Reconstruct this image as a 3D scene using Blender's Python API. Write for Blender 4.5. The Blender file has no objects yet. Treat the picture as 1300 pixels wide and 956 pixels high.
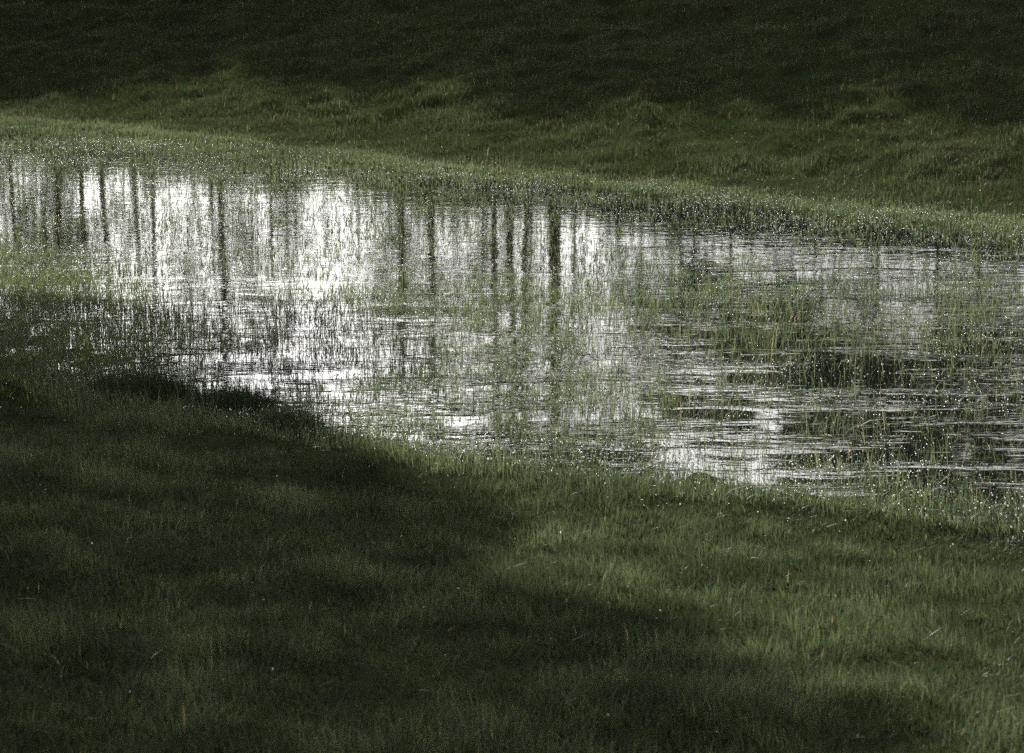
import bpy, bmesh, math, random
import numpy as np
from mathutils import Vector

SC = bpy.context.scene
COL = SC.collection
R = math.radians
rng = np.random.default_rng(7)
random.seed(7)

SUN_EL, SUN_AZ = 27.0, -15.0          # azimuth from +Y, negative = to the left of the view

# ------------------------------------------------------------------ noise
def _hash(ix, iy, seed):
    h = (ix.astype(np.int64) * 374761393 + iy.astype(np.int64) * 668265263 + seed * 1442695041) & 0xFFFFFFFF
    h = ((h ^ (h >> 13)) * 1274126177) & 0xFFFFFFFF
    h = h ^ (h >> 16)
    return (h & 0xFFFFFF).astype(np.float64) / 0xFFFFFF

def noise(x, y, scale, seed=0):
    """value noise in -1..1"""
    x = np.asarray(x, float) * scale + 1000.3
    y = np.asarray(y, float) * scale + 1000.7
    ix, iy = np.floor(x), np.floor(y)
    fx, fy = x - ix, y - iy
    fx = fx * fx * (3 - 2 * fx); fy = fy * fy * (3 - 2 * fy)
    a = _hash(ix, iy, seed); b = _hash(ix + 1, iy, seed)
    c = _hash(ix, iy + 1, seed); d = _hash(ix + 1, iy + 1, seed)
    return ((a * (1 - fx) + b * fx) * (1 - fy) + (c * (1 - fx) + d * fx) * fy) * 2 - 1

def fbm(x, y, scale, seed=0, n=3):
    s, t, a = 0.0, 0.0, 1.0
    for k in range(n):
        s = s + a * noise(x, y, scale * 2 ** k, seed + 17 * k); t += a; a *= 0.55
    return s / t

def sstep(a, b, x):
    t = np.clip((x - a) / (b - a), 0, 1)
    return t * t * (3 - 2 * t)

# ------------------------------------------------------------------ lie of the land
NX = np.array([-40, -14, -8, -6, -3.2, -1.3, 0, 1.5, 3, 8, 20, 40.])
NY = np.array([50, 30, 22.5, 20.0, 16.9, 15.4, 14.6, 14.0, 13.6, 13.0, 12.5, 12.5])

def s_far(x, y):
    return 0.615 * x + 0.788 * (y - 28.7) + 0.45 * fbm(x, y, 0.35, 3)

def s_near(x, y):
    yn = np.interp(x, NX, NY)
    dy = np.interp(np.asarray(x) + .4, NX, NY) - np.interp(np.asarray(x) - .4, NX, NY)
    return (yn - y) / np.sqrt(1 + (dy / .8) ** 2) + 0.35 * fbm(x, y, 0.6, 9)

def ground_z(x, y):
    x = np.asarray(x, float); y = np.asarray(y, float)
    sf, sn = s_far(x, y), s_near(x, y)
    soft = lambda s, w: np.where(s <= 0, 0, np.where(s < w, s * s / (2 * w), s - w / 2))
    up = 0.185 * soft(sf, 2.0)
    crest = 0.185 * 36.0
    over = np.clip(sf - 37.0, 0, None)
    up = np.minimum(up, crest)
    up = np.where(over > 0, crest - np.minimum(0.20 * soft(over, 6.0), crest - 1.0), up)
    near = 0.155 * soft(sn, 1.5)
    near = np.minimum(near, 2.25 + 0.04 * np.clip(sn - 15, 0, 60))
    ins = np.minimum(-sf, -sn)
    bowl = -0.042 * sstep(0.0, 2.2, ins)
    bowl = bowl * (1 + 1.1 * sstep(.2, 1.6, x) * sstep(22, 19, y))
    z = np.where(sf > 0, up, np.where(sn > 0, near, bowl))
    bog = sstep(-2.6, -4.2, x) * sstep(4.2, 1.2, -sn) * sstep(1.0, 3.5, -sf)            # boggy left corner, barely under water
    z = z + np.where(ins > 0, (.006 + .028 * fbm(x, y, 7.5, 35, 2)) * bog, 0)
    rough = 0.05 * fbm(x, y, 1.1, 21, 3) + 0.04 * fbm(x, y, 3.2, 31, 2)
    hum = np.clip(fbm(x, y, 1.5, 41, 2), 0, 1) ** 1.5
    z = z + rough * (0.55 + 1.1 * sstep(0.3, 3, sf) + 0.35 * sstep(.3, 3, sn)) + 0.13 * hum * sstep(0.6, 3, sf)
    return z + 0.012 * np.where(np.maximum(sf, sn) > 0, 1, 0)

def new_obj(name, me, mat=None, parent=None):
    o = bpy.data.objects.new(name, me)
    COL.objects.link(o)
    if mat: me.materials.append(mat)
    if parent: o.parent = parent
    return o

def mesh_np(name, verts, faces_flat, sizes, smooth=True):
    me = bpy.data.meshes.new(name)
    nv, nl, nf = len(verts), len(faces_flat), len(sizes)
    me.vertices.add(nv); me.vertices.foreach_set('co', np.ascontiguousarray(verts, np.float32).ravel())
    me.loops.add(nl); me.loops.foreach_set('vertex_index', np.ascontiguousarray(faces_flat, np.int32))
    me.polygons.add(nf)
    starts = np.concatenate([[0], np.cumsum(sizes)[:-1]]).astype(np.int32)
    me.polygons.foreach_set('loop_start', starts)
    me.polygons.foreach_set('use_smooth', np.full(nf, smooth))
    me.update(calc_edges=True); me.validate()
    return me

# ------------------------------------------------------------------ materials
def nt(name):
    m = bpy.data.materials.new(name); m.use_nodes = True
    t = m.node_tree; t.nodes.clear()
    return m, t, t.nodes, t.links

def blade_mat(name, dark, mid, light, straw, transl=0.42, rough=0.42, spec=0.025):
    m, t, N, L = nt(name)
    at = N.new('ShaderNodeAttribute'); at.attribute_name = 'tint'
    rp = N.new('ShaderNodeValToRGB'); e = rp.color_ramp.elements
    e[0].position = 0; e[0].color = (*dark, 1); e[1].position = 1; e[1].color = (*straw, 1)
    a = e.new(.45); a.color = (*mid, 1); a = e.new(.86); a.color = (*light, 1); a = e.new(.93); a.color = (*straw, 1)
    L.new(at.outputs['Fac'], rp.inputs['Fac'])
    p = N.new('ShaderNodeBsdfDiffuse'); L.new(rp.outputs['Color'], p.inputs['Color'])
    tr = N.new('ShaderNodeBsdfTranslucent')
    hs = N.new('ShaderNodeHueSaturation'); hs.inputs['Saturation'].default_value = 1.08; hs.inputs['Value'].default_value = 1.3
    L.new(rp.outputs['Color'], hs.inputs['Color']); L.new(hs.outputs['Color'], tr.inputs['Color'])
    m0 = N.new('ShaderNodeMixShader'); m0.inputs[0].default_value = transl
    L.new(p.outputs[0], m0.inputs[1]); L.new(tr.outputs[0], m0.inputs[2])
    gl = N.new('ShaderNodeBsdfGlossy'); gl.inputs['Roughness'].default_value = rough
    mx = N.new('ShaderNodeMixShader'); mx.inputs[0].default_value = spec
    L.new(m0.outputs[0], mx.inputs[1]); L.new(gl.outputs[0], mx.inputs[2])
    o = N.new('ShaderNodeOutputMaterial'); L.new(mx.outputs[0], o.inputs['Surface'])
    return m

STRAW = (.20, .155, .085)
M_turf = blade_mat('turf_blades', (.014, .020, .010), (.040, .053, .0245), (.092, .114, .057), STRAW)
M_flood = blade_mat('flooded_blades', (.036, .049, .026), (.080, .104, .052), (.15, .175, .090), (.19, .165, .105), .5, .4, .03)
M_hill = blade_mat('hill_blades', (.016, .026, .006), (.037, .050, .021), (.082, .104, .054), STRAW)
M_moss = blade_mat('moss_blades', (.06, .075, .015), (.11, .13, .02), (.17, .18, .035), STRAW, .5, .4)

def ground_mat():
    m, t, N, L = nt('ground_turf')
    tc = N.new('ShaderNodeNewGeometry')
    n1 = N.new('ShaderNodeTexNoise'); n1.inputs['Scale'].default_value = 2.2; n1.inputs['Detail'].default_value = 8
    L.new(tc.outputs['Position'], n1.inputs['Vector'])
    rp = N.new('ShaderNodeValToRGB'); e = rp.color_ramp.elements
    e[0].position = .32; e[0].color = (.020, .019, .011, 1); e[1].position = .68; e[1].color = (.032, .042, .016, 1)
    L.new(n1.outputs['Fac'], rp.inputs['Fac'])
    n2 = N.new('ShaderNodeTexNoise'); n2.inputs['Scale'].default_value = 34; n2.inputs['Detail'].default_value = 6
    L.new(tc.outputs['Position'], n2.inputs['Vector'])
    b = N.new('ShaderNodeBump'); b.inputs['Strength'].default_value = .8; b.inputs['Distance'].default_value = .04
    L.new(n2.outputs['Fac'], b.inputs['Height'])
    p = N.new('ShaderNodeBsdfDiffuse')
    L.new(rp.outputs[0], p.inputs['Color']); L.new(b.outputs[0], p.inputs['Normal'])
    o = N.new('ShaderNodeOutputMaterial'); L.new(p.outputs[0], o.inputs[0])
    return m

def water_mat():
    m, t, N, L = nt('flood_water')
    g = N.new('ShaderNodeNewGeometry')
    def nz(scale, sx, sy, detail=3):
        mp = N.new('ShaderNodeMapping'); mp.inputs['Scale'].default_value = (sx, sy, 1)
        L.new(g.outputs['Position'], mp.inputs['Vector'])
        n = N.new('ShaderNodeTexNoise'); n.inputs['Scale'].default_value = scale; n.inputs['Detail'].default_value = detail
        L.new(mp.outputs[0], n.inputs['Vector']); return n
    fine = nz(6, .8, 1.5, 2)
    h1 = N.new('ShaderNodeBump'); h1.inputs['Strength'].default_value = 1; h1.inputs['Distance'].default_value = .0007
    L.new(fine.outputs['Fac'], h1.inputs['Height'])
    # breeze: streaks of ruffled water
    gust = nz(1.1, .55, 2.2, 4)
    sel = N.new('ShaderNodeMapRange'); sel.inputs['From Min'].default_value = .47; sel.inputs['From Max'].default_value = .62
    L.new(gust.outputs['Fac'], sel.inputs['Value'])
    # the film is ruffled more in the shallows towards the near shore
    sp = N.new('ShaderNodeSeparateXYZ'); L.new(g.outputs['Position'], sp.inputs[0])
    nr = N.new('ShaderNodeMapRange'); nr.inputs['From Min'].default_value = 24; nr.inputs['From Max'].default_value = 16
    nr.inputs['To Min'].default_value = .08; nr.inputs['To Max'].default_value = 1
    L.new(sp.outputs['Y'], nr.inputs['Value'])
    rip = nz(8.5, .55, 1.6, 2)
    m1 = N.new('ShaderNodeMath'); m1.operation = 'MULTIPLY'; L.new(rip.outputs['Fac'], m1.inputs[0]); L.new(sel.outputs[0], m1.inputs[1])
    mu = N.new('ShaderNodeMath'); mu.operation = 'MULTIPLY'; L.new(m1.outputs[0], mu.inputs[0]); L.new(nr.outputs[0], mu.inputs[1])
    h2 = N.new('ShaderNodeBump'); h2.inputs['Strength'].default_value = 1; h2.inputs['Distance'].default_value = .007
    L.new(mu.outputs[0], h2.inputs['Height']); L.new(h1.outputs[0], h2.inputs['Normal'])
    p = N.new('ShaderNodeBsdfPrincipled'); p.inputs['Base Color'].default_value = (.006, .007, .005, 1)
    p.inputs['Roughness'].default_value = .03; p.inputs['IOR'].default_value = 1.333
    L.new(h2.outputs[0], p.inputs['Normal'])
    o = N.new('ShaderNodeOutputMaterial'); L.new(p.outputs[0], o.inputs[0])
    return m

def bark_mat():
    m, t, N, L = nt('red_bark')
    tc = N.new('ShaderNodeTexCoord')
    mp = N.new('ShaderNodeMapping'); mp.inputs['Scale'].default_value = (9, 9, 2)
    L.new(tc.outputs['Object'], mp.inputs['Vector'])
    n = N.new('ShaderNodeTexNoise'); n.inputs['Scale'].default_value = 1; n.inputs['Detail'].default_value = 6
    L.new(mp.outputs[0], n.inputs['Vector'])
    rp = N.new('ShaderNodeValToRGB'); e = rp.color_ramp.elements
    e[0].position = .4; e[0].color = (.030, .016, .011, 1); e[1].position = .66; e[1].color = (.38, .10, .045, 1)
    L.new(n.outputs['Fac'], rp.inputs[0])
    b = N.new('ShaderNodeBump'); b.inputs['Distance'].default_value = .03; L.new(n.outputs['Fac'], b.inputs['Height'])
    p = N.new('ShaderNodeBsdfPrincipled'); p.inputs['Roughness'].default_value = .85
    L.new(rp.outputs[0], p.inputs['Base Color']); L.new(b.outputs[0], p.inputs['Normal'])
    o = N.new('ShaderNodeOutputMaterial'); L.new(p.outputs[0], o.inputs[0])
    return m

M_ground, M_water, M_bark = ground_mat(), water_mat(), bark_mat()
M_leaf = blade_mat('needle_tufts', (.014, .024, .010), (.026, .042, .016), (.045, .062, .026), (.05, .05, .02), .2, .5, .02)

def dew_glint_mat():
    m, t, N, L = nt('dew_glint')
    p = N.new('ShaderNodeBsdfGlossy'); p.inputs['Roughness'].default_value = .3
    tr = N.new('ShaderNodeBsdfTranslucent'); tr.inputs['Color'].default_value = (.85, .88, .88, 1)  # white body colour makes the beads read as bright glints
    mx = N.new('ShaderNodeMixShader'); mx.inputs[0].default_value = .7
    L.new(p.outputs[0], mx.inputs[1]); L.new(tr.outputs[0], mx.inputs[2])
    o = N.new('ShaderNodeOutputMaterial'); L.new(mx.outputs[0], o.inputs[0])
    return m
M_dew_glint = dew_glint_mat()

# ------------------------------------------------------------------ ground sheet to the horizon
def axis(lo, hi, step, far):
    a = list(np.arange(lo, hi + 1e-6, step)); s = step; v = hi
    while v < far:
        s *= 1.35; v += s; a.append(v)
    s = step; v = lo; b = []
    while v > -far:
        s *= 1.35; v -= s; b.append(v)
    return np.array(b[::-1] + a)

gx, gy = axis(-11, 11, .11, 2500), axis(5, 46, .11, 2500)
X, Y = np.meshgrid(gx, gy)
Z = ground_z(X, Y)
V = np.stack([X, Y, Z], -1).reshape(-1, 3)
ny, nx = X.shape
ii = np.arange(ny * nx).reshape(ny, nx)
F = np.stack([ii[:-1, :-1], ii[:-1, 1:], ii[1:, 1:], ii[1:, :-1]], -1).reshape(-1)
o = new_obj('ground', mesh_np('ground', V, F, np.full(len(F) // 4, 4)), M_ground)
o['kind'] = 'structure'; o['label'] = 'turf covered ground of the hollow and its banks'

# ------------------------------------------------------------------ water sheet
wx, wy = np.linspace(-17, 24, 42), np.linspace(11, 42, 32)
X, Y = np.meshgrid(wx, wy)
V = np.stack([X, Y, np.zeros_like(X)], -1).reshape(-1, 3)
ny, nx = X.shape; ii = np.arange(ny * nx).reshape(ny, nx)
F = np.stack([ii[:-1, :-1], ii[:-1, 1:], ii[1:, 1:], ii[1:, :-1]], -1).reshape(-1)
o = new_obj('water', mesh_np('water', V, F, np.full(len(F) // 4, 4)), M_water)
o['kind'] = 'structure'; o['label'] = 'shallow flood water lying in the meadow'

# ------------------------------------------------------------------ grass
def blades(name, x, y, h, w, tint, mat, lean=.45, z=None, droop=.0, parent=None, face=None):
    n = len(x)
    z = ground_z(x, y) - .006 if z is None else z
    a = np.pi * 2.2 * noise(x, y, 2.7, 201) + rng.normal(0, .9, n)          # blades of one tuft lean the same way
    b = rng.uniform(0, 2 * np.pi, n) if face is None else face
    ln = np.abs(rng.normal(0, lean, n)) * h
    sx, sy = np.cos(b) * w / 2, np.sin(b) * w / 2
    dx, dy = np.cos(a) * ln, np.sin(a) * ln
    hz = h * (1 - np.clip(ln / h, 0, 1.2) ** 2 * .35)
    P = np.empty((n, 5, 3))
    P[:, 0] = np.stack([x - sx, y - sy, z], -1); P[:, 1] = np.stack([x + sx, y + sy, z], -1)
    mx, my, mz = x + dx * .32, y + dy * .32, z + hz * .58
    P[:, 2] = np.stack([mx + sx * .85, my + sy * .85, mz], -1); P[:, 3] = np.stack([mx - sx * .85, my - sy * .85, mz], -1)
    P[:, 4] = np.stack([x + dx, y + dy, z + hz * (1 - droop)], -1)
    k = np.arange(n)[:, None] * 5
    F = (k + np.array([0, 1, 2, 3, 3, 2, 4])).reshape(-1)
    me = mesh_np(name, P.reshape(-1, 3), F, np.tile([4, 3], n))
    at = me.attributes.new('tint', 'FLOAT', 'POINT')
    at.data.foreach_set('value', np.repeat(tint, 5).astype(np.float32))
    return new_obj(name, me, mat, parent)

def scatter(n, y0, y1, spread=.27, pad=1.2):
    """points spread evenly over the wedge of ground the meadow view takes in, and a margin round it"""
    y = np.sqrt(rng.uniform((y0 + pad / spread) ** 2, (y1 + pad / spread) ** 2, n)) - pad / spread
    x = rng.uniform(-1, 1, n) * (spread * y + pad)
    return x, y

def tints(x, y, straw=.02, scale=1.2, seed=5):
    t = .42 + .30 * fbm(x, y, scale, seed) + rng.normal(0, .13, len(x))
    t = np.clip(t, 0, .9)
    return np.where(rng.random(len(x)) < straw, .97, t)

# near bank turf
x, y = scatter(420000, 5.5, 19)
sn = s_near(x, y)
keep = (sn > -.35) & (rng.random(len(x)) < (.55 + .45 * sstep(-.35, .3, sn)))
x, y = x[keep], y[keep]
clump = fbm(x, y, 2.6, 77, 3)
tuft = np.clip(fbm(x, y, 1.3, 79, 2), 0, 1)
h = (.052 + .045 * clump + .065 * tuft) * np.exp(rng.normal(0, .3, len(x)))
h = np.clip(h, .018, .15)
tt = tints(x, y, .004, 1.6)
o = blades('meadow_grass', x, y, h, rng.uniform(.003, .0075, len(x)), np.where(tt < .9, np.clip(tt + .5 * clump, 0, .85), tt), M_turf, .5)
o['kind'] = 'stuff'; o['label'] = 'short dark turf on the near bank'
print('near blades', len(x))

# pale dead stems fallen among the turf
x, y = scatter(260, 6, 16)
k = s_near(x, y) > 0
x, y = x[k], y[k]; n = len(x)
o = blades('fallen_stems', x, y, np.full(n, .02), rng.uniform(.003, .006, n), np.where(rng.random(n) < .6, .97, .8), M_turf, 3.6, z=ground_z(x, y) + rng.uniform(.02, .07, n))
o['kind'] = 'stuff'; o['label'] = 'pale dead stems fallen among the turf'

# far bank turf
x, y = scatter(520000, 22, 50, .25, 1.0)
sf = s_far(x, y)
keep = (sf > -.5)
x, y, sf = x[keep], y[keep], sf[keep]
clump = fbm(x, y, 1.6, 78, 3)
h = (.07 + .06 * clump) * np.exp(rng.normal(0, .25, len(x)))
h = np.clip(h, .025, .3) * (.6 + .4 * sstep(0, 1.2, sf))
tt = tints(x, y, .015, .9, 6)
edge = np.exp(-((sf - .15) / .45) ** 2)  # pale sunlit rim along the waterline, put into the blade tint
tt = np.where(tt < .9, np.clip(tt + .6 * edge, 0, .88), tt)
o = blades('bank_grass', x, y, h, rng.uniform(.004, .008, len(x)), tt, M_hill, .5)
o['kind'] = 'stuff'; o['label'] = 'rough uneven turf rising on the far bank'
print('far blades', len(x))

# blades standing in the flood
x, y = scatter(1000000, 12, 38, .25, .8)
sf, sn = s_far(x, y), s_near(x, y)
ins = np.minimum(-sf, -sn)
patch = .55 * fbm(x, y, .8, 90, 3) + .8 * fbm(x, y, 4.2, 91, 2)
rightness = sstep(.0, .10, x / y) * sstep(22.5, 18.5, y)
far = sstep(18, 24, y)
dens = np.clip(.52 + .62 * patch, .07, 1) * (1 - .74 * rightness * sstep(.3, 1.3, ins)) * (1 - .70 * far)
dens = np.maximum(dens, .8 * np.exp(-np.clip(ins - .1, 0, None) / np.where(y < 20, .55, .26)))
farleft = sstep(4.4, 2.0, -sf) * sstep(1, -3, x)
dens = np.maximum(dens, .32 * farleft)
marsh = sstep(-.10, -.17, x / y) * sstep(4.6, 1.8, -sn) * sstep(27, 22.5, y)
dens = np.maximum(dens, 1.0 * marsh * (.6 + .4 * sstep(-.2, .2, patch)))
keep = (ins > -.25) & (rng.random(len(x)) < dens)
x, y, sf, sn, ins, rightness, patch, far, marsh = (q[keep] for q in (x, y, sf, sn, ins, rightness, patch, far, marsh))
h = (.052 + .02 * patch - .018 * far + 0.058 * rightness * sstep(.3, 1.4, ins)) * np.exp(rng.normal(0, .5, len(x))) * (1 + .35 * marsh) + .02
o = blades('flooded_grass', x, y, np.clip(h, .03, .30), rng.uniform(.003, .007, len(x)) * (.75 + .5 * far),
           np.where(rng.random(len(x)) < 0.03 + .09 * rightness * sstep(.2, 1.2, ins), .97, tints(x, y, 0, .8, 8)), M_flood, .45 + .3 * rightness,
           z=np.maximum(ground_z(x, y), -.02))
o['kind'] = 'stuff'; o['label'] = 'grass blades standing up through the flood water'
print('flood blades', len(x))

# dead stems lying flat on the water
x, y = scatter(60000, 12, 34, .25, .8)
ins = np.minimum(-s_far(x, y), -s_near(x, y))
keep = (ins > .1) & (fbm(x, y, 1.3, 61, 3) > -.1 + .5 * rng.random(len(x)) - .35 * sstep(22, 15, y))
x, y = x[keep], y[keep]; n = len(x)
o = blades('floating_stems', x, y, np.full(n, .012), rng.uniform(.006, .016, n), np.clip(rng.normal(.3, .25, n), 0, 1), M_flood, 6.0,
           z=np.full(n, .001))
o['kind'] = 'stuff'; o['label'] = 'dead stems afloat among the flooded grass'
print('floating', n)

# yellow green moss in the left corner of the flood
x, y = scatter(60000, 15, 26, .25, .8)
m = fbm(x, y, 2.4, 55, 3)
keep = (x / y < -.125 - .05 * rng.random(len(x))) & (m > .05) & (s_near(x, y) < .4) & (s_near(x, y) > -3)
x, y = x[keep], y[keep]
o = blades('moss', x, y, rng.uniform(.03, .11, len(x)), rng.uniform(.004, .008, len(x)), np.clip(rng.normal(.5, .2, len(x)), 0, .9), M_moss, .8,
           z=np.maximum(ground_z(x, y), -.03))
o['kind'] = 'stuff'; o['label'] = 'yellow green moss in the shallow corner of the flood'

# dewdrops on turf and rim; white beads stand in for sun glints on water
def dew_glint(name, n, y0, y1, fn, r0, r1, lift):
    x, y = scatter(n, y0, y1, .25, .8)
    k = rng.random(n) < fn(x, y)
    x, y = x[k], y[k]
    z = np.maximum(ground_z(x, y), 0) + rng.uniform(*lift, len(x))
    r = np.clip(r0 * np.exp(rng.normal(.1, .65, len(x))), r0 * .5, r1)
    bm = bmesh.new(); bmesh.ops.create_icosphere(bm, subdivisions=1, radius=1)
    bv = np.array([v.co[:] for v in bm.verts]); bm.verts.index_update()
    bf = np.array([[v.index for v in f.verts] for f in bm.faces]); bm.free()
    P = (bv[None] * r[:, None, None]) + np.stack([x, y, z], -1)[:, None]
    F = (bf[None] + (np.arange(len(x)) * len(bv))[:, None, None]).reshape(-1)
    o = new_obj(name, mesh_np(name, P.reshape(-1, 3), F, np.full(len(F) // 3, 3)), M_dew_glint)
    o['kind'] = 'stuff'; return o
def dew_glint_chance(ins, x, y):
    rim = np.where(y < 20, .95, .22 + .4 * (x > 1.5)) * np.exp(-np.abs(ins - np.where(y < 20, .4, .1)) / np.where(ins > 0, .45, .22))
    spots = np.clip(.5 + 1.1 * fbm(x, y, 1.7, 63, 3), .05, 1)
    return np.clip(.003 + rim + .4 * (ins > 0) * spots, 0, 1) * np.where(ins < 0, 1, spots ** .5)
o = dew_glint('dew_glint', 300000, 8, 32, lambda x, y: dew_glint_chance(np.minimum(-s_far(x, y), -s_near(x, y)), x, y),
        .002, .005, (.0, .08))
o['label'] = 'dewdrops on rim grass and white beads standing for sun glints on water'

# ------------------------------------------------------------------ tussocks by the near shore
def tussock(x, y, rad, hgt, n, label, dark):
    root = bpy.data.objects.new('grass_tussock', None); COL.objects.link(root)
    z0 = float(ground_z(x, y)); root.location = (x, y, z0)
    root['label'] = label; root['category'] = 'tussock'; root['group'] = 'dark tussocks along the near shore'
    a = rng.uniform(0, 2 * np.pi, n); r = rad * np.sqrt(rng.random(n))
    bx, by = np.cos(a) * r * 1.5, np.sin(a) * r
    bz = ground_z(bx + x, by + y) - z0 - .01
    h = hgt * (1 - .55 * (r / rad) ** 2) * np.exp(rng.normal(0, .2, n))
    blades('blades', bx, by, h, rng.uniform(.003, .006, n), np.clip(rng.normal(.2 + dark, .15, n), 0, .9), M_turf, .55, z=bz, parent=root)
    # matted base of old growth
    nn = n // 3
    a = rng.uniform(0, 2 * np.pi, nn); r = rad * np.sqrt(rng.random(nn))
    bx, by = np.cos(a) * r * 1.5, np.sin(a) * r
    blades('thatch', bx, by, rng.uniform(.03, .09, nn), rng.uniform(.004, .007, nn), np.clip(rng.normal(.1, .1, nn), 0, .4), M_turf, 1.1,
           z=ground_z(bx + x, by + y) - z0, parent=root)

tussock(-2.75, 16.95, .30, .20, 2600, 'wide dark grass tussock at the left of the near shore', 0)
tussock(-2.02, 16.55, .22, .20, 1700, 'smaller dark tussock where turf meets the bright water', .05)
tussock(-1.55, 16.0, .16, .17, 900, 'smallest pale green tussock edging the glittering water', .25)

# ------------------------------------------------------------------ trees
def tube(bm, pts, rad, seg=9):
    rings = []
    for i, p in enumerate(pts):
        p = Vector(p)
        d = (Vector(pts[min(i + 1, len(pts) - 1)]) - Vector(pts[max(i - 1, 0)])).normalized()
        u = d.orthogonal().normalized(); w = d.cross(u)
        rings.append([bm.verts.new(p + (u * math.cos(2 * math.pi * k / seg) + w * math.sin(2 * math.pi * k / seg)) * rad[i]) for k in range(seg)])
    for a, b in zip(rings, rings[1:]):
        for k in range(seg):
            bm.faces.new((a[k], a[(k + 1) % seg], b[(k + 1) % seg], b[k]))
    bm.faces.new(rings[0][::-1]); bm.faces.new(rings[-1])

def tree_meshes(height, clear, r0, cr, seed, leafn=14000, leaf=.36, lean=(0, 0)):
    rd = random.Random(seed); g = np.random.default_rng(seed)
    bm = bmesh.new()
    n = 13; pts, rad = [], []
    wob = [(rd.gauss(0, .05), rd.gauss(0, .05)) for _ in range(n)]
    for i in range(n):
        t = i / (n - 1)
        k = min(t * 3, 1)
        pts.append((lean[0] * t + wob[i][0] * k, lean[1] * t + wob[i][1] * k, -.3 + t * (height * .96 + .3)))
        rad.append(r0 * (1.25 if i == 0 else 1) * (1 - .8 * t) + .012)
    tube(bm, pts, rad)
    limbs = []
    for k in range(16):
        zt = clear * .92 + (height * .93 - clear * .92) * (k + rd.random()) / 16
        t = (zt + .3) / (height * .96 + .3)
        base = Vector((lean[0] * t, lean[1] * t, zt)); a = rd.uniform(0, 6.283)
        f = (zt - clear) / (height - clear)
        ln = cr * (1.0 - .35 * f) * rd.uniform(.6, .95)
        tip = base + Vector((math.cos(a) * ln, math.sin(a) * ln, ln * rd.uniform(.05, .4)))
        mid = base.lerp(tip, .5) + Vector((0, 0, -.08 * ln))
        tube(bm, [base, mid, tip], [r0 * .24 * (1 - .5 * f), r0 * .15, .012], 5)
        limbs.append((base, mid, tip))
    tm = bpy.data.meshes.new('trunk'); bm.to_mesh(tm); bm.free()
    tm.materials.append(M_bark)
    for p in tm.polygons: p.use_smooth = True
    # clumps of needles about the limbs and the leader
    cs = []
    for b, m, tp in limbs:
        for q in (.45, .75, 1.0):
            c = b.lerp(tp, q); cs.append((c.x, c.y, c.z, rd.uniform(.45, .95) * cr * .32))
    for k in range(5):
        cs.append((lean[0] * .9 + rd.gauss(0, .3), lean[1] * .9 + rd.gauss(0, .3), height * (.86 + .035 * k), cr * .28))
    cs = np.array(cs)
    idx = g.integers(0, len(cs), leafn)
    d = g.normal(size=(leafn, 3)); d /= np.linalg.norm(d, axis=1)[:, None]
    rr = g.random(leafn) ** .45
    C = cs[idx, :3] + d * (cs[idx, 3] * rr)[:, None] * np.array([1.15, 1.15, .75])
    u = g.normal(size=(leafn, 3)); u /= np.linalg.norm(u, axis=1)[:, None]
    v = np.cross(u, g.normal(size=(leafn, 3))); v /= np.linalg.norm(v, axis=1)[:, None]
    s = leaf * g.uniform(.5, 1.2, leafn)[:, None]
    P = np.stack([C - u * s, C + v * s * .32, C + u * s, C - v * s * .32], 1).reshape(-1, 3)
    cm = mesh_np('crown', P, np.arange(leafn * 4), np.full(leafn, 4), False)
    cm.materials.append(M_leaf)
    at = cm.attributes.new('tint', 'FLOAT', 'POINT')
    tint = np.clip(g.normal(.4, .16, leafn) + .25 * (g.random(len(cs))[idx] - .5), 0, .9)
    at.data.foreach_set('value', np.repeat(tint, 4).astype(np.float32))
    return tm, cm

def place_tree(name, meshes, x, y, rz, sc, label, group):
    root = bpy.data.objects.new(name, None); COL.objects.link(root)
    root.location = (x, y, float(ground_z(x, y))); root.rotation_euler = (0, 0, rz); root.scale = (sc, sc, sc)
    root['label'] = label; root['category'] = 'tree'; root['group'] = group
    for nm, me in zip(('trunk', 'crown'), meshes):
        c = bpy.data.objects.new(nm, me); COL.objects.link(c); c.parent = root

# (x, y, variant, scale)
BELT = [(-15.2, 71, 0), (-13.4, 69.5, 1), (-12.85, 70, 2), (-12.35, 70.5, 4), (-11.3, 70, 0), (-10.6, 69.5, 1),
        (-8.75, 70, 6), (-3.25, 68, 6), (-2.35, 68.5, 2), (-.55, 68, 0),
        (-.1, 67, 4), (.45, 68, 1), (1.2, 69, 2), (1.38, 70.5, 3),         (-19.5, 73, 2), (-22.5, 75, 3), (-17.4, 74, 4), (-25, 73, 1), (-28, 76, 0),
        (-7.2, 70, 5), (-19, 69, 6), (-14.55, 75.5, 1), (-9.37, 75, 5), (-3.56, 74.5, 5), (-.607, 75, 5), (1.49, 76, 5), (.49, 74, 5)]
HGT = [14.4, 15.2, 13.8, 14.6, 15.4, 14.6, 15.0]
RAD = [.075, .085, .095, .09, .11, .035, .085]
variants = [tree_meshes(HGT[k], 9.8, RAD[k], 3.5 if k < 6 else 4.9, 100 + k, lean=((.25, 0), (-.3, .1), (.1, .2), (-.1, -.2), (.35, 0), (.0, 0), (.2, .1))[k], leafn=14000 if k < 6 else 24000) for k in range(7)]
for i, (x, y, k) in enumerate(BELT):
    place_tree('pine_tree', variants[k], x, y, (i * 1.37) % 6.28 * .12, .95 if x < -14 else .83 if x < -10.5 else .97 if x < -8 else 1.0, 
               'thin red barked tree standing behind the others on the crest' if k == 5 else
               'red barked tree on the crest beyond the left edge of the photo' if x < -16 else
               'slender red barked tree mirrored in the left cluster of dark streaks' if x < -8 else
               'slender red barked tree mirrored in the middle cluster of dark streaks', 'belt of trees on the crest of the bank')
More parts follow.
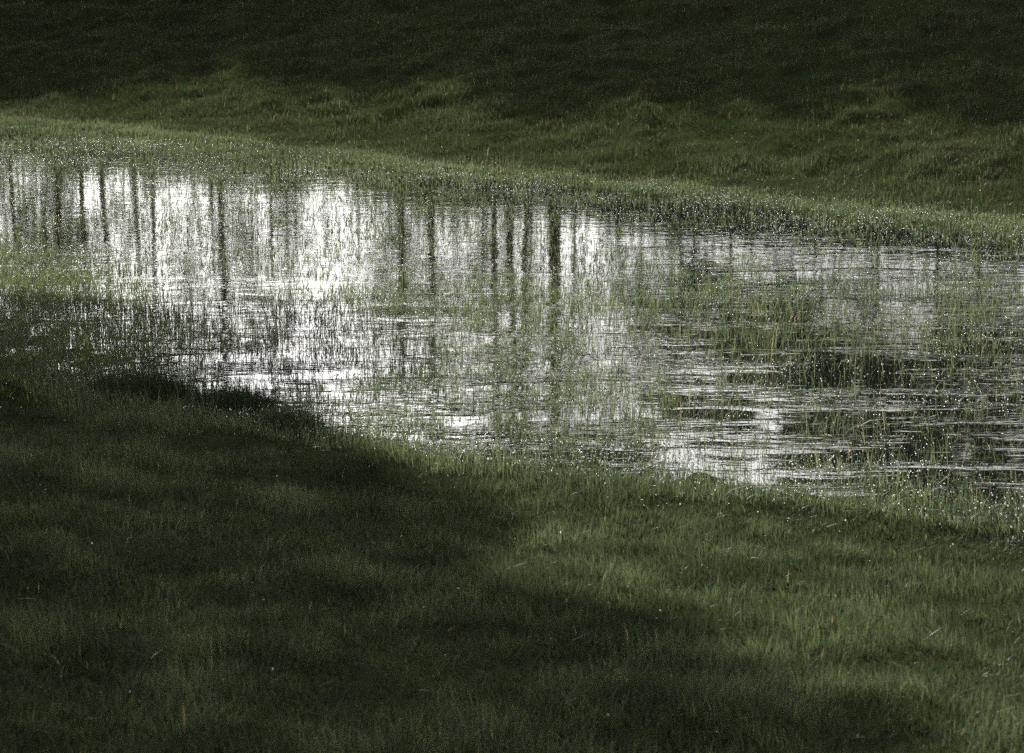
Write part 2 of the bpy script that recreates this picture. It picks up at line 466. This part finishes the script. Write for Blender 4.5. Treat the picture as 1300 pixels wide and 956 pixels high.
low = [tree_meshes(11 + 2 * k, 4.0, .05, 3.6, 200 + k, 15000, .36) for k in range(2)]
for i in range(1, 10):
    x, y, k, rz = 3.9 + 1.65 * i + rng.uniform(-.4, .4), 0, i % 2, 1.7 * i
    y = min(71.5, 28.7 + (37 - .615 * x) / .788 + 2) + rng.uniform(-1, 1.5)
    place_tree('bushy_tree', low[k], x, y, rz, (.92, .74)[k] * min(1, .62 + .1 * i) * rng.uniform(.9, 1.08), 'low bushy tree mirrored dark in the flood water', 'low trees on the crest of the bank')

# waist high bracken along the crest, in front of the trunks
n = 70000
x = rng.uniform(-24, 20, n)
y = np.interp(x, [-24, -15, -8, 0, 3, 10, 20], [71, 68.5, 68, 65.6, 66, 66, 62]) + rng.uniform(-1.6, .6, n)
hh = (.95 + .45 * fbm(x, x * 0, .5, 500, 3) + .25 * fbm(x, y, 2.5, 501, 2))
z = ground_z(x, y) + hh * rng.random(n) ** .7
u = rng.normal(size=(n, 3)); u[:, 2] *= .5; u /= np.linalg.norm(u, axis=1)[:, None]
v = np.cross(u, rng.normal(size=(n, 3))); v /= np.linalg.norm(v, axis=1)[:, None]
sz = rng.uniform(.06, .15, n)[:, None]; C = np.stack([x, y, z], -1)
P = np.stack([C - u * sz, C + v * sz * .35, C + u * sz, C - v * sz * .35], 1).reshape(-1, 3)
me = mesh_np('bracken', P, np.arange(n * 4), np.full(n, 4), False)
at = me.attributes.new('tint', 'FLOAT', 'POINT')
at.data.foreach_set('value', np.repeat(np.clip(rng.normal(.45, .2, n), 0, .95), 4).astype(np.float32))
o = new_obj('bracken', me, M_flood); o['kind'] = 'stuff'; o['label'] = 'bracken along the crest of the bank under the trees'

# young leafy trees just over the crest, the sun shining through them from behind
def young_meshes(seed):
    rd = random.Random(seed); g = np.random.default_rng(seed)
    bm = bmesh.new(); H = rd.uniform(6.5, 8.5)
    tube(bm, [(0, 0, -.3), (.08, .03, H * .4), (-.05, .05, H * .9)], [.05, .035, .008], 6)
    for k in range(12):
        z = H * (.12 + .75 * k / 12); a = k * 2.4; ln = rd.uniform(1.0, 2.2) * (1 - .5 * k / 12)
        tube(bm, [(0, 0, z), (math.cos(a) * ln * .6, math.sin(a) * ln * .6, z + .3 * ln), (math.cos(a) * ln, math.sin(a) * ln, z + .7 * ln)], [.022, .012, .004], 4)
    tm = bpy.data.meshes.new('trunk'); bm.to_mesh(tm); bm.free(); tm.materials.append(M_bark)
    n = 2050
    nc = 60
    cz = H * g.random(nc) ** 1.5
    ca = g.uniform(0, 6.283, nc); cr = 2.5 * np.sqrt(g.random(nc)) * (1 - .45 * cz / H)
    cc = np.stack([np.cos(ca) * cr, np.sin(ca) * cr, cz], -1)
    C = cc[g.integers(0, nc, n)] + g.normal(0, .42, (n, 3))
    C[:, 2] = np.abs(C[:, 2])
    u = g.normal(size=(n, 3)); u /= np.linalg.norm(u, axis=1)[:, None]
    v = np.cross(u, g.normal(size=(n, 3))); v /= np.linalg.norm(v, axis=1)[:, None]
    sz = g.uniform(.09, .19, n)[:, None]
    P = np.stack([C - u * sz, C + v * sz * .45, C + u * sz, C - v * sz * .45], 1).reshape(-1, 3)
    cm = mesh_np('crown', P, np.arange(n * 4), np.full(n, 4), False); cm.materials.append(M_young)
    at = cm.attributes.new('tint', 'FLOAT', 'POINT')
    at.data.foreach_set('value', np.repeat(np.clip(g.normal(.5, .2, n), 0, .9), 4).astype(np.float32))
    return tm, cm
M_young = blade_mat('young_leaves', (.05, .08, .03), (.085, .12, .05), (.12, .16, .07), (.14, .14, .06), .55, .4, .03)
young = [young_meshes(400 + k) for k in range(4)]
for i in range(27):
    x = (-21 + 1.68 * i if i < 25 else -18.5 + 1.9 * (i - 25)) + rng.uniform(-.5, .5)
    yc = 28.7 + (37 - .615 * x) / .788
    place_tree('young_tree', young[i % 4], x, yc + rng.uniform(-.5, 2.5), rng.uniform(0, 6.28), rng.uniform(.85, 1.1) * (1 if x < 3 else .72),
               'young leafy tree glowing green in the flood water behind the dark trunks', 'young trees behind the belt')

# taller trees to the left, whose shade falls over the near turf
big = [tree_meshes(19, 14.6, .2, 4.2, 300 + k, 12000, .4) for k in range(2)]
for i, (x, y, k, rz) in enumerate([(-15.2, 43.8, 0, .3), (-12.7, 43.6, 1, 1.9), (-10.6, 40.2, 0, 3.9), (-18, 49, 1, 5), (-16, 43, 0, 2.2), (-13.0, 39.0, 1, 4.1), (-10.9, 40.8, 1, .4)]):
    place_tree('shade_tree', big[k], x, y, rz, .8 if i == 6 else 1.0, 'tall tree beside the flood, its shade over the turf', 'tall trees left of the flood')
side = tree_meshes(18, 2.5, .2, 4.6, 320, 16000, .42)  # unseen trees added on both sides to block skylight and darken the slope
for i, (x, y) in enumerate([(14.5, 37), (15.5, 44), (16.5, 51), (21, 40), (-20.5, 50), (-18.5, 57), (-24, 45)]):
    place_tree('sky_blocker_tree', side, x, y, i * 1.1, 1.0, 'unseen full crowned tree added to block skylight from the far bank', 'unseen trees added to darken the far bank')

# ------------------------------------------------------------------ light, sky, camera
el, az = R(SUN_EL), R(SUN_AZ)
to_sun = Vector((math.sin(az) * math.cos(el), math.cos(az) * math.cos(el), math.sin(el)))
sl = bpy.data.lights.new('sun', 'SUN'); sl.energy = 4.3; sl.angle = R(.53); sl.color = (1, .96, .88)
so = bpy.data.objects.new('sun', sl); COL.objects.link(so)
so.rotation_euler = (-to_sun).to_track_quat('-Z', 'Y').to_euler()

w = bpy.data.worlds.new('World'); SC.world = w; w.use_nodes = True
N, L = w.node_tree.nodes, w.node_tree.links
sky = N.new('ShaderNodeTexSky'); sky.sky_type = 'NISHITA'; sky.sun_disc = False
sky.sun_elevation = el; sky.sun_rotation = az
sky.air_density = 1.0; sky.dust_density = 6.0; sky.ozone_density = 1.0
bg = N['Background']; bg.inputs['Strength'].default_value = .09
hs = N.new('ShaderNodeHueSaturation'); hs.inputs['Saturation'].default_value = .12     # thin white haze over the whole sky
L.new(sky.outputs[0], hs.inputs['Color']); L.new(hs.outputs[0], bg.inputs['Color'])

cam = bpy.data.cameras.new('camera'); co = bpy.data.objects.new('camera', cam); COL.objects.link(co)
co.location = (0, 0, 4.0); co.rotation_euler = (R(90 - 12.8), 0, 0)
cam.sensor_width = 36; cam.lens = 83; cam.clip_end = 6000; cam.clip_start = .1
cam.dof.use_dof = True; cam.dof.focus_distance = 19.0; cam.dof.aperture_fstop = 5.6
SC.camera = co

SC.view_settings.view_transform = 'Standard'; SC.view_settings.look = 'None'
SC.view_settings.exposure = 1.22; SC.view_settings.gamma = 1.0
SC.cycles.max_bounces = 6; SC.cycles.sample_clamp_indirect = 6
SC.cycles.use_denoising = False
